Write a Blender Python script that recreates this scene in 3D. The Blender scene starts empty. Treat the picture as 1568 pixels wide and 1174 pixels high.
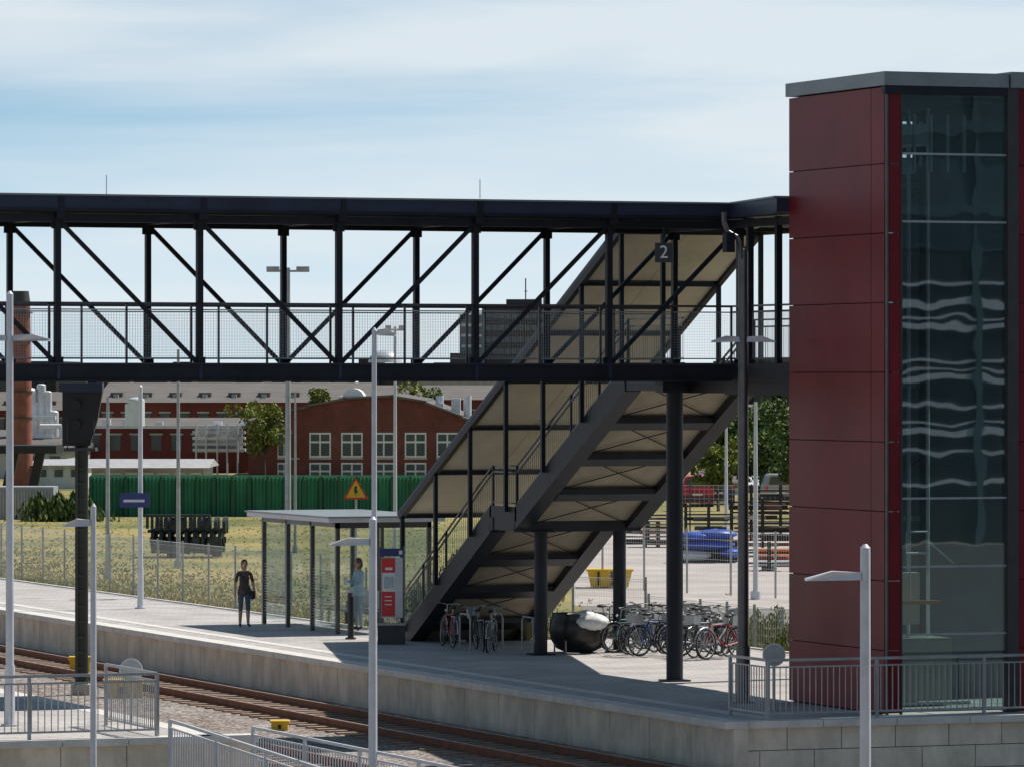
import bpy, math, random
from mathutils import Vector, Matrix
random.seed(7)
F=7900.; H=6.3; TH=math.radians(21.2)
CAM=Matrix.Rotation(-TH,4,'Z')
def X(px,D): return (px-784)*D/F
def Z(y,D): return H+(578-y)*D/F
def uv(px,D):
    p=CAM@Vector((X(px,D),D,0)); return p.x,p.y
def R(a,b): return random.uniform(a,b)
sc=bpy.context.scene
MATS={}
def mat(name,col,rough=.6,metal=0.,var=.2,scale=2.,bump=0.,bscale=20.,stretch=(1,1,1),col2=None,spec=.5,detail=6,thr=None):
    if name in MATS: return MATS[name]
    m=bpy.data.materials.new(name); m.use_nodes=True
    nt=m.node_tree; N=nt.nodes; L=nt.links
    b=N['Principled BSDF']
    b.inputs['Roughness'].default_value=rough; b.inputs['Metallic'].default_value=metal
    b.inputs['Specular IOR Level'].default_value=spec
    tc=N.new('ShaderNodeTexCoord'); mp=N.new('ShaderNodeMapping'); mp.inputs['Scale'].default_value=stretch
    L.new(tc.outputs['Object'],mp.inputs[0])
    n=N.new('ShaderNodeTexNoise'); n.inputs['Scale'].default_value=scale; n.inputs['Detail'].default_value=detail; n.inputs['Roughness'].default_value=.65
    L.new(mp.outputs[0],n.inputs['Vector'])
    r=N.new('ShaderNodeValToRGB')
    c=Vector(col)
    if col2 is None:
        a=c*(1-var); d=c*(1+var)
    else: a=c; d=Vector(col2)
    t=thr or (.3,.7)
    r.color_ramp.elements[0].position=t[0]; r.color_ramp.elements[1].position=t[1]
    r.color_ramp.elements[0].color=(*a,1); r.color_ramp.elements[1].color=(*[min(1,x) for x in d],1)
    L.new(n.outputs['Fac'],r.inputs[0]); L.new(r.outputs[0],b.inputs['Base Color'])
    if bump>0:
        n2=N.new('ShaderNodeTexNoise'); n2.inputs['Scale'].default_value=bscale; n2.inputs['Detail'].default_value=4
        L.new(mp.outputs[0],n2.inputs['Vector'])
        bp=N.new('ShaderNodeBump'); bp.inputs['Strength'].default_value=bump; bp.inputs['Distance'].default_value=.03
        L.new(n2.outputs['Fac'],bp.inputs['Height']); L.new(bp.outputs[0],b.inputs['Normal'])
    MATS[name]=m; return m
def glass(name,tint,refl,rough=.02,bump=0.,bscale=2.,stretch=(1,1,1),dist=.01):
    m=bpy.data.materials.new(name); m.use_nodes=True
    nt=m.node_tree; N=nt.nodes; L=nt.links
    N.remove(N['Principled BSDF']); o=N['Material Output']
    t=N.new('ShaderNodeBsdfTransparent'); t.inputs[0].default_value=(*tint,1)
    g=N.new('ShaderNodeBsdfGlossy'); g.inputs['Roughness'].default_value=rough; g.inputs['Color'].default_value=(.85,.92,.95,1)
    mx=N.new('ShaderNodeMixShader'); mx.inputs[0].default_value=refl
    L.new(t.outputs[0],mx.inputs[1]); L.new(g.outputs[0],mx.inputs[2]); L.new(mx.outputs[0],o.inputs[0])
    if bump>0:
        tc=N.new('ShaderNodeTexCoord'); mp=N.new('ShaderNodeMapping'); mp.inputs['Scale'].default_value=stretch
        n=N.new('ShaderNodeTexNoise'); n.inputs['Scale'].default_value=bscale; n.inputs['Detail'].default_value=1
        bp=N.new('ShaderNodeBump'); bp.inputs['Strength'].default_value=bump; bp.inputs['Distance'].default_value=dist
        L.new(tc.outputs['Object'],mp.inputs[0]); L.new(mp.outputs[0],n.inputs['Vector']); L.new(n.outputs['Fac'],bp.inputs['Height']); L.new(bp.outputs[0],g.inputs['Normal'])
    return m
class M:
    def __init__(s,name,T=None):
        s.name=name; s.T=T or Matrix.Identity(4); s.v=[]; s.f=[]; s.mi=[]; s.sm=[]; s.mats=[]
    def add(s,vs,fs,m,smooth=False):
        if m not in s.mats: s.mats.append(m)
        k=s.mats.index(m); o=len(s.v)
        s.v+= [s.T@Vector(p) for p in vs]
        for f in fs:
            s.f.append([o+i for i in f]); s.mi.append(k); s.sm.append(smooth)
    def box(s,x0,x1,y0,y1,z0,z1,m):
        vs=[(x,y,z) for z in (z0,z1) for y in (y0,y1) for x in (x0,x1)]
        s.add(vs,[(0,2,3,1),(4,5,7,6),(0,1,5,4),(2,6,7,3),(0,4,6,2),(1,3,7,5)],m)
    def poly(s,pts,m): s.add(pts,[tuple(range(len(pts)))],m)
    def prism(s,pts,vec,m):
        n=len(pts); a=[Vector(p) for p in pts]; b=[p+Vector(vec) for p in a]
        s.add(a+b,[tuple(range(n))[::-1],tuple(range(n,2*n))]+[(i,(i+1)%n,n+(i+1)%n,n+i) for i in range(n)],m)
    def beam(s,p,q,w,h,m):
        p=Vector(p);q=Vector(q);d=(q-p).normalized()
        sd=d.cross(Vector((0,0,1)))
        if sd.length<1e-3: sd=Vector((1,0,0))
        sd.normalize(); up=sd.cross(d).normalized()
        sd=sd*w/2; up=up*h/2
        vs=[c+a*sd+b*up for c in (p,q) for a,b in ((-1,-1),(1,-1),(1,1),(-1,1))]
        s.add(vs,[(3,2,1,0),(4,5,6,7),(0,1,5,4),(1,2,6,5),(2,3,7,6),(3,0,4,7)],m)
    def cyl(s,p,q,r,m,n=10,r2=None,cap=True):
        p=Vector(p);q=Vector(q);d=(q-p).normalized(); r2=r if r2 is None else r2
        a=d.cross(Vector((0,0,1)))
        if a.length<1e-3: a=Vector((1,0,0))
        a.normalize(); b=d.cross(a)
        vs=[];
        for c,rr in ((p,r),(q,r2)):
            for i in range(n):
                t=2*math.pi*i/n; vs.append(c+(a*math.cos(t)+b*math.sin(t))*rr)
        fs=[(i,(i+1)%n,n+(i+1)%n,n+i) for i in range(n)]
        s.add(vs,fs,m,n>5)
        if cap: s.add(vs,[tuple(range(n))[::-1],tuple(range(n,2*n))],m)
    def path(s,pts,r,m,n=6):
        for a,b in zip(pts[:-1],pts[1:]): s.cyl(a,b,r,m,n)
    def ball(s,c,r,m,n=12,k=8,zlo=-1.,jit=0):
        if not hasattr(r,'__len__'): r=(r,r,r)
        vs=[];
        for j in range(k+1):
            ph=math.asin(max(-1,zlo))+(math.pi/2-math.asin(max(-1,zlo)))*j/k
            for i in range(n):
                t=2*math.pi*i/n; e=1+R(-jit,jit)
                vs.append((c[0]+r[0]*e*math.cos(ph)*math.cos(t),c[1]+r[1]*e*math.cos(ph)*math.sin(t),c[2]+r[2]*e*math.sin(ph)))
        fs=[(j*n+i,j*n+(i+1)%n,(j+1)*n+(i+1)%n,(j+1)*n+i) for j in range(k) for i in range(n)]
        s.add(vs,fs,m,True)
    def torus(s,c,Rr,r,m,n=24,k=6):
        vs=[];
        for i in range(n):
            t=2*math.pi*i/n
            for j in range(k):
                p=2*math.pi*j/k; q=Rr+r*math.cos(p)
                vs.append((c[0]+q*math.cos(t),c[1]+r*math.sin(p),c[2]+q*math.sin(t)))
        fs=[(i*k+j,i*k+(j+1)%k,((i+1)%n)*k+(j+1)%k,((i+1)%n)*k+j) for i in range(n) for j in range(k)]
        s.add(vs,fs,m,True)
    def done(s,parent=None):
        me=bpy.data.meshes.new(s.name); me.from_pydata([tuple(p) for p in s.v],[],s.f)
        for m in s.mats: me.materials.append(m)
        me.polygons.foreach_set('material_index',s.mi); me.polygons.foreach_set('use_smooth',s.sm); me.update()
        o=bpy.data.objects.new(s.name,me); sc.collection.objects.link(o)
        if parent: o.parent=parent
        return o
# ------------------------------------------------------------ materials
steel=mat('dark_steel',(.014,.017,.025),.5,.1,.4,1.5,spec=.35)
steel2=mat('dark_steel_fascia',(.03,.04,.075),.45,.1,.25,.8,spec=.4)
galv=mat('galvanised_steel',(.38,.39,.40),.45,.5,.2,3)
wire=mat('mesh_wire',(.65,.66,.67),.6,0,.1,3)
lampgrey=mat('lamp_grey_paint',(.60,.61,.65),.4,.1,.12,3)
darkpole=mat('pole_metal',(.12,.12,.125),.35,.7,.2,3)
cladA=mat('red_cladding_a',(.205,.016,.021),.4,0,.22,.6,spec=.25)
cladB=mat('red_cladding_b',(.225,.019,.024),.42,0,.22,.6,spec=.25)
cladC=mat('red_cladding_c',(.19,.014,.019),.38,0,.22,.6,spec=.25)
black=mat('black_paint',(.012,.012,.013),.5)
seam=mat('seam_dark',(.03,.01,.01),.8)
fascia=mat('roof_fascia_metal',(.26,.28,.29),.45,.3,.15,2)
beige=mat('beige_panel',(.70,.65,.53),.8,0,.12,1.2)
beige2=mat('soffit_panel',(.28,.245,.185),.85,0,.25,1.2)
concrete=mat('concrete',(.44,.42,.39),.9,0,.22,1.1,.3,25)
conc_wall=mat('wall_concrete',(.70,.62,.51),.9,0,.28,1.6,.5,18,stretch=(1,1,.5))
coping=mat('coping_concrete',(.66,.63,.59),.85,0,.18,2,.2,25)
white=mat('white_paint',(.80,.80,.79),.5,0,.08,3)
brick=mat('brick_wall',(.17,.055,.045),.9,0,.3,1.0)
brick2=mat('dark_brick',(.16,.036,.032),.9,0,.25,.3)
roofg=mat('grey_roof',(.13,.115,.105),.8,0,.2,.5)
pane=mat('window_pane',(.06,.08,.09),.1,0,.3,.8)
rust=mat('rusty_rail',(.22,.09,.05),.75,.1,.3,4)
railtop=mat('rail_head',(.48,.36,.30),.45,.5,.15,4)
sleeper=mat('sleeper_concrete',(.30,.21,.16),.9,0,.3,3)
yellow=mat('yellow_box',(.7,.45,.03),.6,0,.15,4)
redp=mat('poster_red',(.68,.03,.03),.4,0,.05,2)
bluep=mat('sign_blue',(.02,.035,.16),.4,0,.1,2)
rubber=mat('rubber',(.015,.015,.016),.7)
darkgrey=mat('dark_grey',(.05,.05,.055),.6,0,.2,3)
dark_sheet=mat('dark_sheet',(.05,.05,.052),.9,0,.2,.5)
shaftwall=mat('shaft_wall',(.13,.15,.155),.7,0,.2,2)
lwall=mat('light_wall',(.5,.5,.5),.8,0,.1,.5)
def ballast_mat():
    m=bpy.data.materials.new('ballast'); m.use_nodes=True; nt=m.node_tree;N=nt.nodes;L=nt.links;b=N['Principled BSDF'];b.inputs['Roughness'].default_value=.95
    tc=N.new('ShaderNodeTexCoord'); v=N.new('ShaderNodeTexVoronoi'); v.inputs['Scale'].default_value=12
    L.new(tc.outputs['Object'],v.inputs['Vector'])
    r=N.new('ShaderNodeValToRGB'); e=r.color_ramp.elements; e[0].color=(.07,.06,.05,1); e[1].color=(.68,.62,.58,1)
    e.new(.5).color=(.30,.27,.25,1)
    L.new(v.outputs['Color'],r.inputs[0]); 
    n=N.new('ShaderNodeTexNoise'); n.inputs['Scale'].default_value=.6; n.inputs['Detail'].default_value=5; L.new(tc.outputs['Object'],n.inputs['Vector'])
    mx=N.new('ShaderNodeMixRGB'); mx.blend_type='MULTIPLY'; mx.inputs[0].default_value=.7
    r2=N.new('ShaderNodeValToRGB'); r2.color_ramp.elements[0].color=(.6,.45,.37,1); r2.color_ramp.elements[0].position=.35; r2.color_ramp.elements[1].position=.65
    L.new(n.outputs['Fac'],r2.inputs[0]); L.new(r.outputs[0],mx.inputs[1]); L.new(r2.outputs[0],mx.inputs[2]); L.new(mx.outputs[0],b.inputs['Base Color'])
    bp=N.new('ShaderNodeBump'); bp.inputs['Distance'].default_value=.05; bp.inputs['Strength'].default_value=1.; bp.invert=True
    L.new(v.outputs['Distance'],bp.inputs['Height']); L.new(bp.outputs[0],b.inputs['Normal']); return m
ballast=ballast_mat()
def paving_mat():
    m=bpy.data.materials.new('platform_paving'); m.use_nodes=True; nt=m.node_tree;N=nt.nodes;L=nt.links;b=N['Principled BSDF'];b.inputs['Roughness'].default_value=.85
    tc=N.new('ShaderNodeTexCoord'); br=N.new('ShaderNodeTexBrick'); br.inputs['Scale'].default_value=1
    br.inputs['Brick Width'].default_value=.6; br.inputs['Row Height'].default_value=.3; br.inputs['Mortar Size'].default_value=.008
    br.inputs['Color1'].default_value=(.54,.505,.49,1); br.inputs['Color2'].default_value=(.47,.44,.425,1); br.inputs['Mortar'].default_value=(.2,.19,.18,1)
    L.new(tc.outputs['Object'],br.inputs['Vector'])
    n=N.new('ShaderNodeTexNoise'); n.inputs['Scale'].default_value=.7; n.inputs['Detail'].default_value=8; L.new(tc.outputs['Object'],n.inputs['Vector'])
    r2=N.new('ShaderNodeValToRGB'); r2.color_ramp.elements[0].color=(.72,.70,.68,1); r2.color_ramp.elements[0].position=.35; r2.color_ramp.elements[1].position=.6
    mx=N.new('ShaderNodeMixRGB'); mx.blend_type='MULTIPLY'; mx.inputs[0].default_value=.8
    L.new(n.outputs['Fac'],r2.inputs[0]); L.new(br.outputs[0],mx.inputs[1]); L.new(r2.outputs[0],mx.inputs[2]); L.new(mx.outputs[0],b.inputs['Base Color'])
    return m
paving=paving_mat()
field=mat('field_grass',(.105,.125,.03),.95,0,0,.09,.6,6,col2=(.32,.255,.09),detail=12,thr=(.36,.58))
lowground=mat('low_ground',(.2,.18,.15),.95,0,.2,.3,.4,10)
yardm=mat('yard_concrete',(.44,.39,.36),.9,0,.25,.25,.2,10)
gravelm=mat('gravel',(.20,.185,.17),.95,0,.4,3,.6,14)

# ------------------------------------------------------------ ground
g=M('ground'); g.box(-4000,4000,-4000,6000,-2.0,-1.6,lowground); g.done()
g=M('dark_reflection_sheet'); g.box(39,300,-46,86.5,-1.596,-1.592,dark_sheet); g.done()  # unseen dark sheet added so the lift glass reflects dark low down
g=M('grass_field'); g.box(48.73,3500,95.05,5500,-1.59,-.15,field); g.box(43.63,48.725,115.52,5500,-1.59,-.15,field); g.done()
g=M('storage_yard_pavement',CAM)
def camquad(mm,pts,z,m): mm.poly([(X(p,d),d,z) for p,d in pts],m)
camquad(g,[(880,146),(1330,143),(1500,215),(860,215)],-.142,yardm); g.done()
g=M('gravel_strip',CAM); camquad(g,[(900,132),(1300,126),(1330,142.8),(890,145.8)],-.143,gravelm); g.done()
g=M('ballast_bed'); g.box(28.2,37.94,20,420,-1.595,-.95,ballast); g.done()
def track(name,uc):
    t=M(name)
    v=60
    while v<330:
        t.box(uc-1.3,uc+1.3,v,v+.26,-.97,-.915+R(-.005,.005),sleeper); v+=.62
    for s in (-.75,.75):
        t.box(uc+s-.07,uc+s+.07,60,330,-.912,-.895,rust); t.box(uc+s-.015,uc+s+.015,60,330,-.893,-.80,rust)
        t.box(uc+s-.036,uc+s+.036,60,330,-.80,-.765,rust); t.box(uc+s-.028,uc+s+.028,60,330,-.7645,-.76,railtop)
    t.done()
track('railway_track',35.95)
track('railway_track',30.9)
p=M('station_platform')
p.box(38.25,43.5,87.05,260,-1.59,-.006,paving)
p.box(43.5,48.6,87.05,115.5,-1.59,-.006,paving)
v=86.6
while v<260:
    p.box(37.78,38.25,v+.008,v+1.992,-.13,.0,coping); 
    p.box(37.95,38.24,v+.012,v+1.988,-1.59,-.134,conc_wall); v+=2
p.box(38.0,38.3,86.8,260,-1.58,-.02,darkgrey)
u=38.25
while u<62:
    p.box(u+.008,u+1.492,86.6,87.05,-.13,.0,coping); u+=1.5
for r in range(4):
    z1=-.134-.42*r; u=37.97
    first=True
    while u<62:
        w=1.1 if not (first and r%2) else .55
        p.box(u+.01,u+w-.01,86.72+R(-.006,.006),87.03,z1-.405,z1,conc_wall); u+=w; first=False
p.box(38.0,62,86.78,87.04,-1.6,-.02,darkgrey)
p.box(48.6,62,87.05,95,-1.59,-.006,paving)
p.box(38.8,39.1,87.3,260,-.005,.002,coping)
p.box(43.5,43.62,115.5,260,-.6,.03,coping)
p.box(48.6,48.72,95,115.5,-.6,.03,coping)
p.done()
p=M('opposite_platform')
p.box(18,27.75,87.0,140,-1.58,-.006,paving)
v=86.6
while v<140:
    p.box(27.75,28.2,v+.006,v+1.994,-.13,0,coping); p.box(27.8,28.1,v+.008,v+1.992,-1.58,-.134,conc_wall); v+=2
u=18
while u<27.7:
    p.box(u+.006,u+1.19,86.6,86.99,-.13,0,coping); p.box(u+.006,u+1.19,86.72,86.99,-1.59,-.134,conc_wall); u+=1.2
p.done()

# ------------------------------------------------------------ bridge
vn,vf=96.,99.4
posts=[42.2-2.875*k for k in range(12)]
b=M('footbridge')
for v in (vn,vf):
    pw=.06 if v==vn else .052
    b.box(10,42.28,v-.09,v+.09,9.30,9.46,steel)
    b.box(10,42.28,v-.07,v+.07,6.26,6.55,steel)
    b.box(10,42.3,v-.13,v+.13,6.55,6.585,steel2); b.box(10,42.3,v-.13,v+.13,6.225,6.26,steel)
    for i,u in enumerate(posts):
        b.box(u-pw,u+pw,v-.065,v+.065,6.58,9.3,steel)
        b.box(u-.12,u+.12,v-.012,v+.012,9.17,9.3,steel); b.box(u-.12,u+.12,v-.012,v+.012,6.58,6.70,steel)
        b.box(u-.035,u+.035,v-.10,v-.072,6.27,6.54,steel2)
        if i>0:
            l,r=u,posts[i-1]
            if i<=3: a,c=(l+.08,v,6.62),(r-.08,v,9.28)
            else: a,c=(l+.08,v,9.28),(r-.08,v,6.62)
            b.beam(a,c,.07,.08,steel)
    vi=v+(.16 if v==vn else -.16)
    for z,h in ((7.74,.045),(7.62,.025),(6.68,.025)): b.beam((10,vi,z),(42.1,vi,z),.04,h,galv if h<.03 else darkpole)
    u=24.
    while u<42.1:
        b.cyl((u,vi,6.68),(u,vi,7.62),.0021,wire,3,cap=False); u+=.055
    z=6.73
    while z<7.6:
        b.cyl((24,vi,z),(42.1,vi,z),.0021,wire,3,cap=False); z+=.055
    for u in posts:
        for d in (-.12,1.44): b.beam((u+d,vi,6.58),(u+d,vi,7.74),.04,.04,darkpole)
b.box(10,42.2,vn+.14,vf-.14,6.36,6.54,steel)
b.box(10,41.85,95.72,99.7,9.52,9.80,steel2)
b.box(10,41.80,95.68,99.74,9.80,9.835,fascia)
b.box(10,41.85,95.70,95.718,9.50,9.56,steel)
b.box(10,41.85,95.80,99.6,9.47,9.515,steel)
b.prism([(41.85,95.72,9.52),(41.85,99.7,9.52),(46.0,99.7,9.52),(46.0,91.83,9.52),(41.15,91.83,9.52)],(0,0,.28),steel2)
b.prism([(41.81,95.68,9.80),(41.81,99.74,9.80),(46.05,99.74,9.80),(46.05,91.83,9.80),(41.1,91.83,9.80)],(0,0,.035),fascia)
for u in posts:
    b.box(u-.09,u+.09,95.72,99.7,9.36,9.5,steel)
    b.box(u-.05,u+.05,95.69,95.72,9.5,9.79,steel)
    b.beam((u,vn,9.4),(u-2.875,vf,9.4),.05,.05,steel)
for u in posts[::1]:
    b.ball((u+.9,97.7,9.44),(.32,.2,.09),lampgrey,12,6)
for z0,z1 in ((5.95,6.2),(6.2,6.58)):
    b.box(41.95,45.4,91.83,96.2,z0,z1-.004,steel)
b.box(42.2,45.5,96.2,99.5,5.98,6.56,steel)
for v in (92.1,93.6,95.0):
    b.box(41.92,42.04,v-.06,v+.06,6.58,9.5,steel)
    b.box(45.3,45.42,v-.06,v+.06,6.58,9.5,steel)
for u in (42.0,45.36):
    b.beam((u,91.9,9.4),(u,99.4,9.4),.14,.16,steel)
    for z in (7.74,7.62,6.68): b.beam((u,91.9,z),(u,95.9,z),.04,.04,darkpole)
    v=91.9
    while v<95.9: b.cyl((u,v,6.68),(u,v,7.62),.004,wire,3,cap=False); v+=.06
b.box(45.3,45.45,99.3,99.5,6,9.5,steel); b.box(45.3,45.45,96.0,96.15,6,9.5,steel)
def column(mm,u,v,z1,r=.17):
    mm.cyl((u,v,0),(u,v,z1),r,steel,20); mm.box(u-.26,u+.26,v-.26,v+.26,-.002,.03,steel); mm.box(u-.25,u+.25,v-.25,v+.25,z1-.03,z1+.0,steel)
column(b,41.95,98.8,6.22,.175); b.box(41.6,45.5,98.6,99.0,5.99,6.22,steel)
column(b,45.6,98.8,6.22,.175)
for px,y in ((163,268),(735,275)):
    D=101; u,v=uv(px,D); b.cyl((u,v,9.8),(u,v,Z(y,D)),.009,galv,5)
b.done()

# ------------------------------------------------------------ stairs
UL,UR=42.5,45.4
s=M('covered_staircase')
def rz(v): return 9.50+(v-102.7)*(3.05-9.50)/(116.5-102.7)
s.prism([(42.3,99.75,9.53),(42.3,102.7,9.53),(42.3,116.7,rz(116.7)+.03),(42.3,116.7,rz(116.7)+.11),(42.3,102.72,9.63),(42.3,99.75,9.63)],(3.4,0,0),steel2)
fr=[116.5-2.3*i for i in range(7)]
for a,c in zip(fr[1:],fr[:-1]):
    for (ua,ub) in ((42.42,43.95),(43.97,45.58)):
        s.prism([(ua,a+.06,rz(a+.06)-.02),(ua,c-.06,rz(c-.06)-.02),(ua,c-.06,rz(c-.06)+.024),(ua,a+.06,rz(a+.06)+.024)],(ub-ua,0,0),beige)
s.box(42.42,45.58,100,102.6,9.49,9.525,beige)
for uu in (42.36,45.64):
    s.beam((uu,102.7,9.46),(uu,116.6,rz(116.6)-.04),.12,.14,steel)
    s.beam((uu,99.7,9.46),(uu,102.7,9.46),.12,.14,steel)
def sz(v):
    if v<102.6: return 6.5
    if v<109.2: return 6.5-(v-102.6)/6.6*3.25
    if v<110.7: return 3.25
    return max(0,3.25-(v-110.7)/6.2*3.25)
for v in fr+[100.4]:
    zt=min(9.46,rz(v)-.05)
    s.beam((42.36,v,zt-.02),(45.64,v,zt-.02),.09,.1,steel)
    for uu in (42.36,45.64): s.box(uu-.045,uu+.045,v-.045,v+.045,sz(v),zt,steel)
def flight(va,za,vb,zb):
    n=19
    for i in range(n):
        t=(i+.5)/n; v=va+(vb-va)*t; z=za+(zb-za)*t
        s.box(UL,UR,v-.17,v+.17,z-.05,z,steel)
    sl=(zb-za)/(vb-va)
    for uu in (UL-.08,UR+.02):
        s.prism([(uu,va,za+.12),(uu,vb,zb+.12),(uu,vb,zb-.34),(uu,va,za-.46)],(.06,0,0),steel)
    for ua in (UL-.10,UR-.26):
        s.prism([(ua,va+.01,za-.30),(ua,vb-.01,zb-.26),(ua,vb-.01,zb-.42),(ua,va+.01,za-.50)],(.38,0,0),steel)
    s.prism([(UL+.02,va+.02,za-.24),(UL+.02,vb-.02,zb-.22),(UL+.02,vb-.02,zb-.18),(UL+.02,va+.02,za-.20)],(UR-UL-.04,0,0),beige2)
    for i in range(1,4):
        t=i/4; v=va+(vb-va)*t; z=za+(zb-za)*t
        if z-.36>0: s.prism([(UL+.28,v-.16,z-.34-.16*sl),(UL+.28,v+.16,z-.34+.16*sl),(UL+.28,v+.16,z-.46+.16*sl),(UL+.28,v-.16,z-.46-.16*sl)],(UR-UL-.54,0,0),steel)
    for i in range(0,4):
        t=i/4; t2=(i+1)/4
        a=(UL+.2,va+(vb-va)*t,za+(zb-za)*t-.3); c=(UR-.2,va+(vb-va)*t2,za+(zb-za)*t2-.3)
        if c[2]>.1: 
            s.cyl(a,c,.014,steel,5); s.cyl((UR-.2,a[1],a[2]),(UL+.2,c[1],c[2]),.014,steel,5)
    for uu in (UL-.02,UR+.04):
        for h in (1.05,.9): s.beam((uu,va,za+h),(uu,vb,zb+h),.035,.035,darkpole)
        for h in (.2,): s.beam((uu,va,za+h),(uu,vb,zb+h),.03,.03,darkpole)
        n2=int((vb-va)/.12)
        for i in range(n2):
            t=i/n2; v=va+(vb-va)*t; z=za+(zb-za)*t
            s.cyl((uu,v,z+.15),(uu,v,z+.9),.006,darkpole,4,cap=False)
        for i in range(5):
            t=i/4; v=va+(vb-va)*t; z=za+(zb-za)*t; s.box(uu-.025,uu+.025,v-.025,v+.025,z,z+1.05,steel)
flight(102.6,6.5,109.2,3.25); flight(110.7,3.25,116.9,0.0)
s.box(UL,UR,99.52,102.6,6.3,6.48,steel); 
for uu in (UL-.08,UR+.02): s.box(uu,uu+.06,99.5,102.7,6.02,6.62,steel)
s.box(UL+.02,UR-.02,109.2,110.7,3.1,3.24,steel)
for uu in (UL-.08,UR+.02): s.box(uu,uu+.06,109.1,110.8,2.82,3.37,steel)
s.box(UL-.1,UR+.1,109.15,109.35,2.8,3.1,steel); s.box(UL-.1,UR+.1,110.55,110.75,2.8,3.1,steel)
for uu in (UL-.02,UR+.04):
    for a,c,z in ((99.6,102.6,6.5),(109.2,110.7,3.25)):
        for h in (1.05,.9,.2): s.beam((uu,a,z+h),(uu,c,z+h),.035,.035,darkpole)
        v=a
        while v<c: s.cyl((uu,v,z+.15),(uu,v,z+.9),.006,darkpole,4,cap=False); v+=.12
column(s,43.1,109.3,2.82,.15); column(s,45.2,109.7,2.82,.15)
s.done()

# ------------------------------------------------------------ lift tower
t=M('lift_tower')
u0,u1,v0,v1=41.4,47.6,87.4,91.8
t.box(u0+.06,u0+.12,v0+.3,v1-.06,0,11.74,seam)
t.box(44.15,u1-.06,v0+.06,v0+.12,0,11.74,seam)
sgl=glass('added_side_glass',(.85,.92,.92),.1,.02)  # unseen side glazing added to let sun into the shaft
t.box(u1-.04,u1-.03,v0+.15,v1-.1,.1,11.7,sgl)
for v in (v0+.1,(v0+v1)/2,v1-.1): t.box(u1-.08,u1,v-.05,v+.05,0,11.74,darkgrey)
for z in (.05,2.76,5.3,7.9,10.49): t.box(u1-.02,u1,v0+.15,v1-.15,z-.03,z+.03,galv)
t.box(u0+.12,41.95,v1-.12,v1-.03,0,11.74,shaftwall); t.box(43.62,43.72,v1-.12,v1-.03,0,11.74,shaftwall)
t.box(41.95,43.62,v1-.12,v1-.03,0,1.4,shaftwall); t.box(41.95,43.62,v1-.12,v1-.03,11.5,11.74,shaftwall)
rg=glass('rear_lift_glass',(.36,.52,.56),.1,.02)
t.box(41.951,43.619,v1-.08,v1-.07,1.401,11.499,rg)
t.box(44.08,u1-.1,v1-.12,v1-.03,0,11.74,shaftwall)
for a,c in ((0,10.45),(10.72,11.02),(11.36,11.74)): t.box(43.72,44.08,v1-.12,v1-.03,a,c,shaftwall)
zs=[11.74]+[11.60-1.3*i-.0 for i in range(1,9)]+[0.02]
cl=[cladA,cladB,cladC]
for i in range(len(zs)-1):
    za,zb=zs[i+1]+.009,zs[i]-.009
    t.box(u0,u0+.05,88.06,v1,za,zb,random.choice(cl))
    t.box(u0,u0+.05,87.48,88.04,za,zb,random.choice(cl))
    t.box(u0+.07,41.70,v0,v0+.05,za,zb,cladC)
    t.box(44.16,45.9,v0,v0+.05,za,zb,random.choice(cl)); t.box(45.92,u1,v0,v0+.05,za,zb,random.choice(cl))
t.cyl((u0+.035,v0+.035,0),(u0+.035,v0+.035,11.74),.035,darkpole,12)
t.box(u0-.06,43.93,v0-.06,v1+.04,11.76,12.02,fascia); t.box(43.96,u1+.06,v0-.10,v1+.04,11.76,12.06,fascia)
t.box(43.92,44.14,v0-.05,v0+.2,0,11.76,darkgrey)
t.box(u0-.04,43.95,v0-.04,v0+.1,11.60,11.757,steel)
lg=glass('lift_glass',(.72,.83,.85),.18,.01,.35,1.1,(1.3,1.,.9),.0026)
t.box(41.72,43.9,v0+.03,v0+.04,.05,11.6,lg)
for z in (10.49,9.22,4.04,2.76,1.49,.06): t.box(41.71,43.91,v0+.0,v0+.028,z-.02,z+.02,galv)
t.box(41.705,41.735,v0-.01,v0+.06,0,11.6,darkgrey)
for u in (42.35,43.2,43.62): t.cyl((u,90.2,0),(u,90.2,11.5),.035,white,10)
for u in (42.05,42.6,42.7,42.95): t.cyl((u,89.6,2),(u,89.6,11.2),.016,white,6)
z=.9
while z<11.5:
    t.box(41.6,44.1,91.2,91.3,z,z+.1,galv); z+=1.3
for u in (41.85,44.0): t.box(u-.06,u+.06,91.1,91.25,0,11.6,darkpole)
for z in (3.6,6.2,8.8): t.beam((41.8,90.9,z),(44.0,90.9,z+1.25),.05,.05,darkpole)
t.box(42.0,43.3,89.4,90.6,10.75,11.15,white); t.box(42.4,42.9,89.3,90.2,10.2,10.5,lampgrey)
for i in range(5): t.box(42.2+i*.35,42.25+i*.35,88.6,88.66,10.2,11.3,lampgrey)
t.box(41.9,43.6,88.3,88.34,.1,.16,galv)
t.box(42.0,43.3,89.9,90.1,1.55,2.55,beige); t.box(42.0,43.6,89.6,89.7,1.95,2.02,mat('orange_strip',(.7,.3,.06),.6)); t.box(41.8,43.8,89.5,91,.1,1.3,mat('cab_green_grey',(.28,.30,.24),.6))
t.path([(42.0,87.8,3.0),(42.0,87.8,3.4),(42.45,87.8,3.4),(42.45,87.8,3.0),(42.0,87.8,3.0)],.022,white); t.beam((42.5,87.8,3.2),(43,87.8,2.8),.03,.03,white)
t.box(41.55,44.1,87.6,91.6,11.5,11.58,darkgrey)
t.done()

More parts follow.
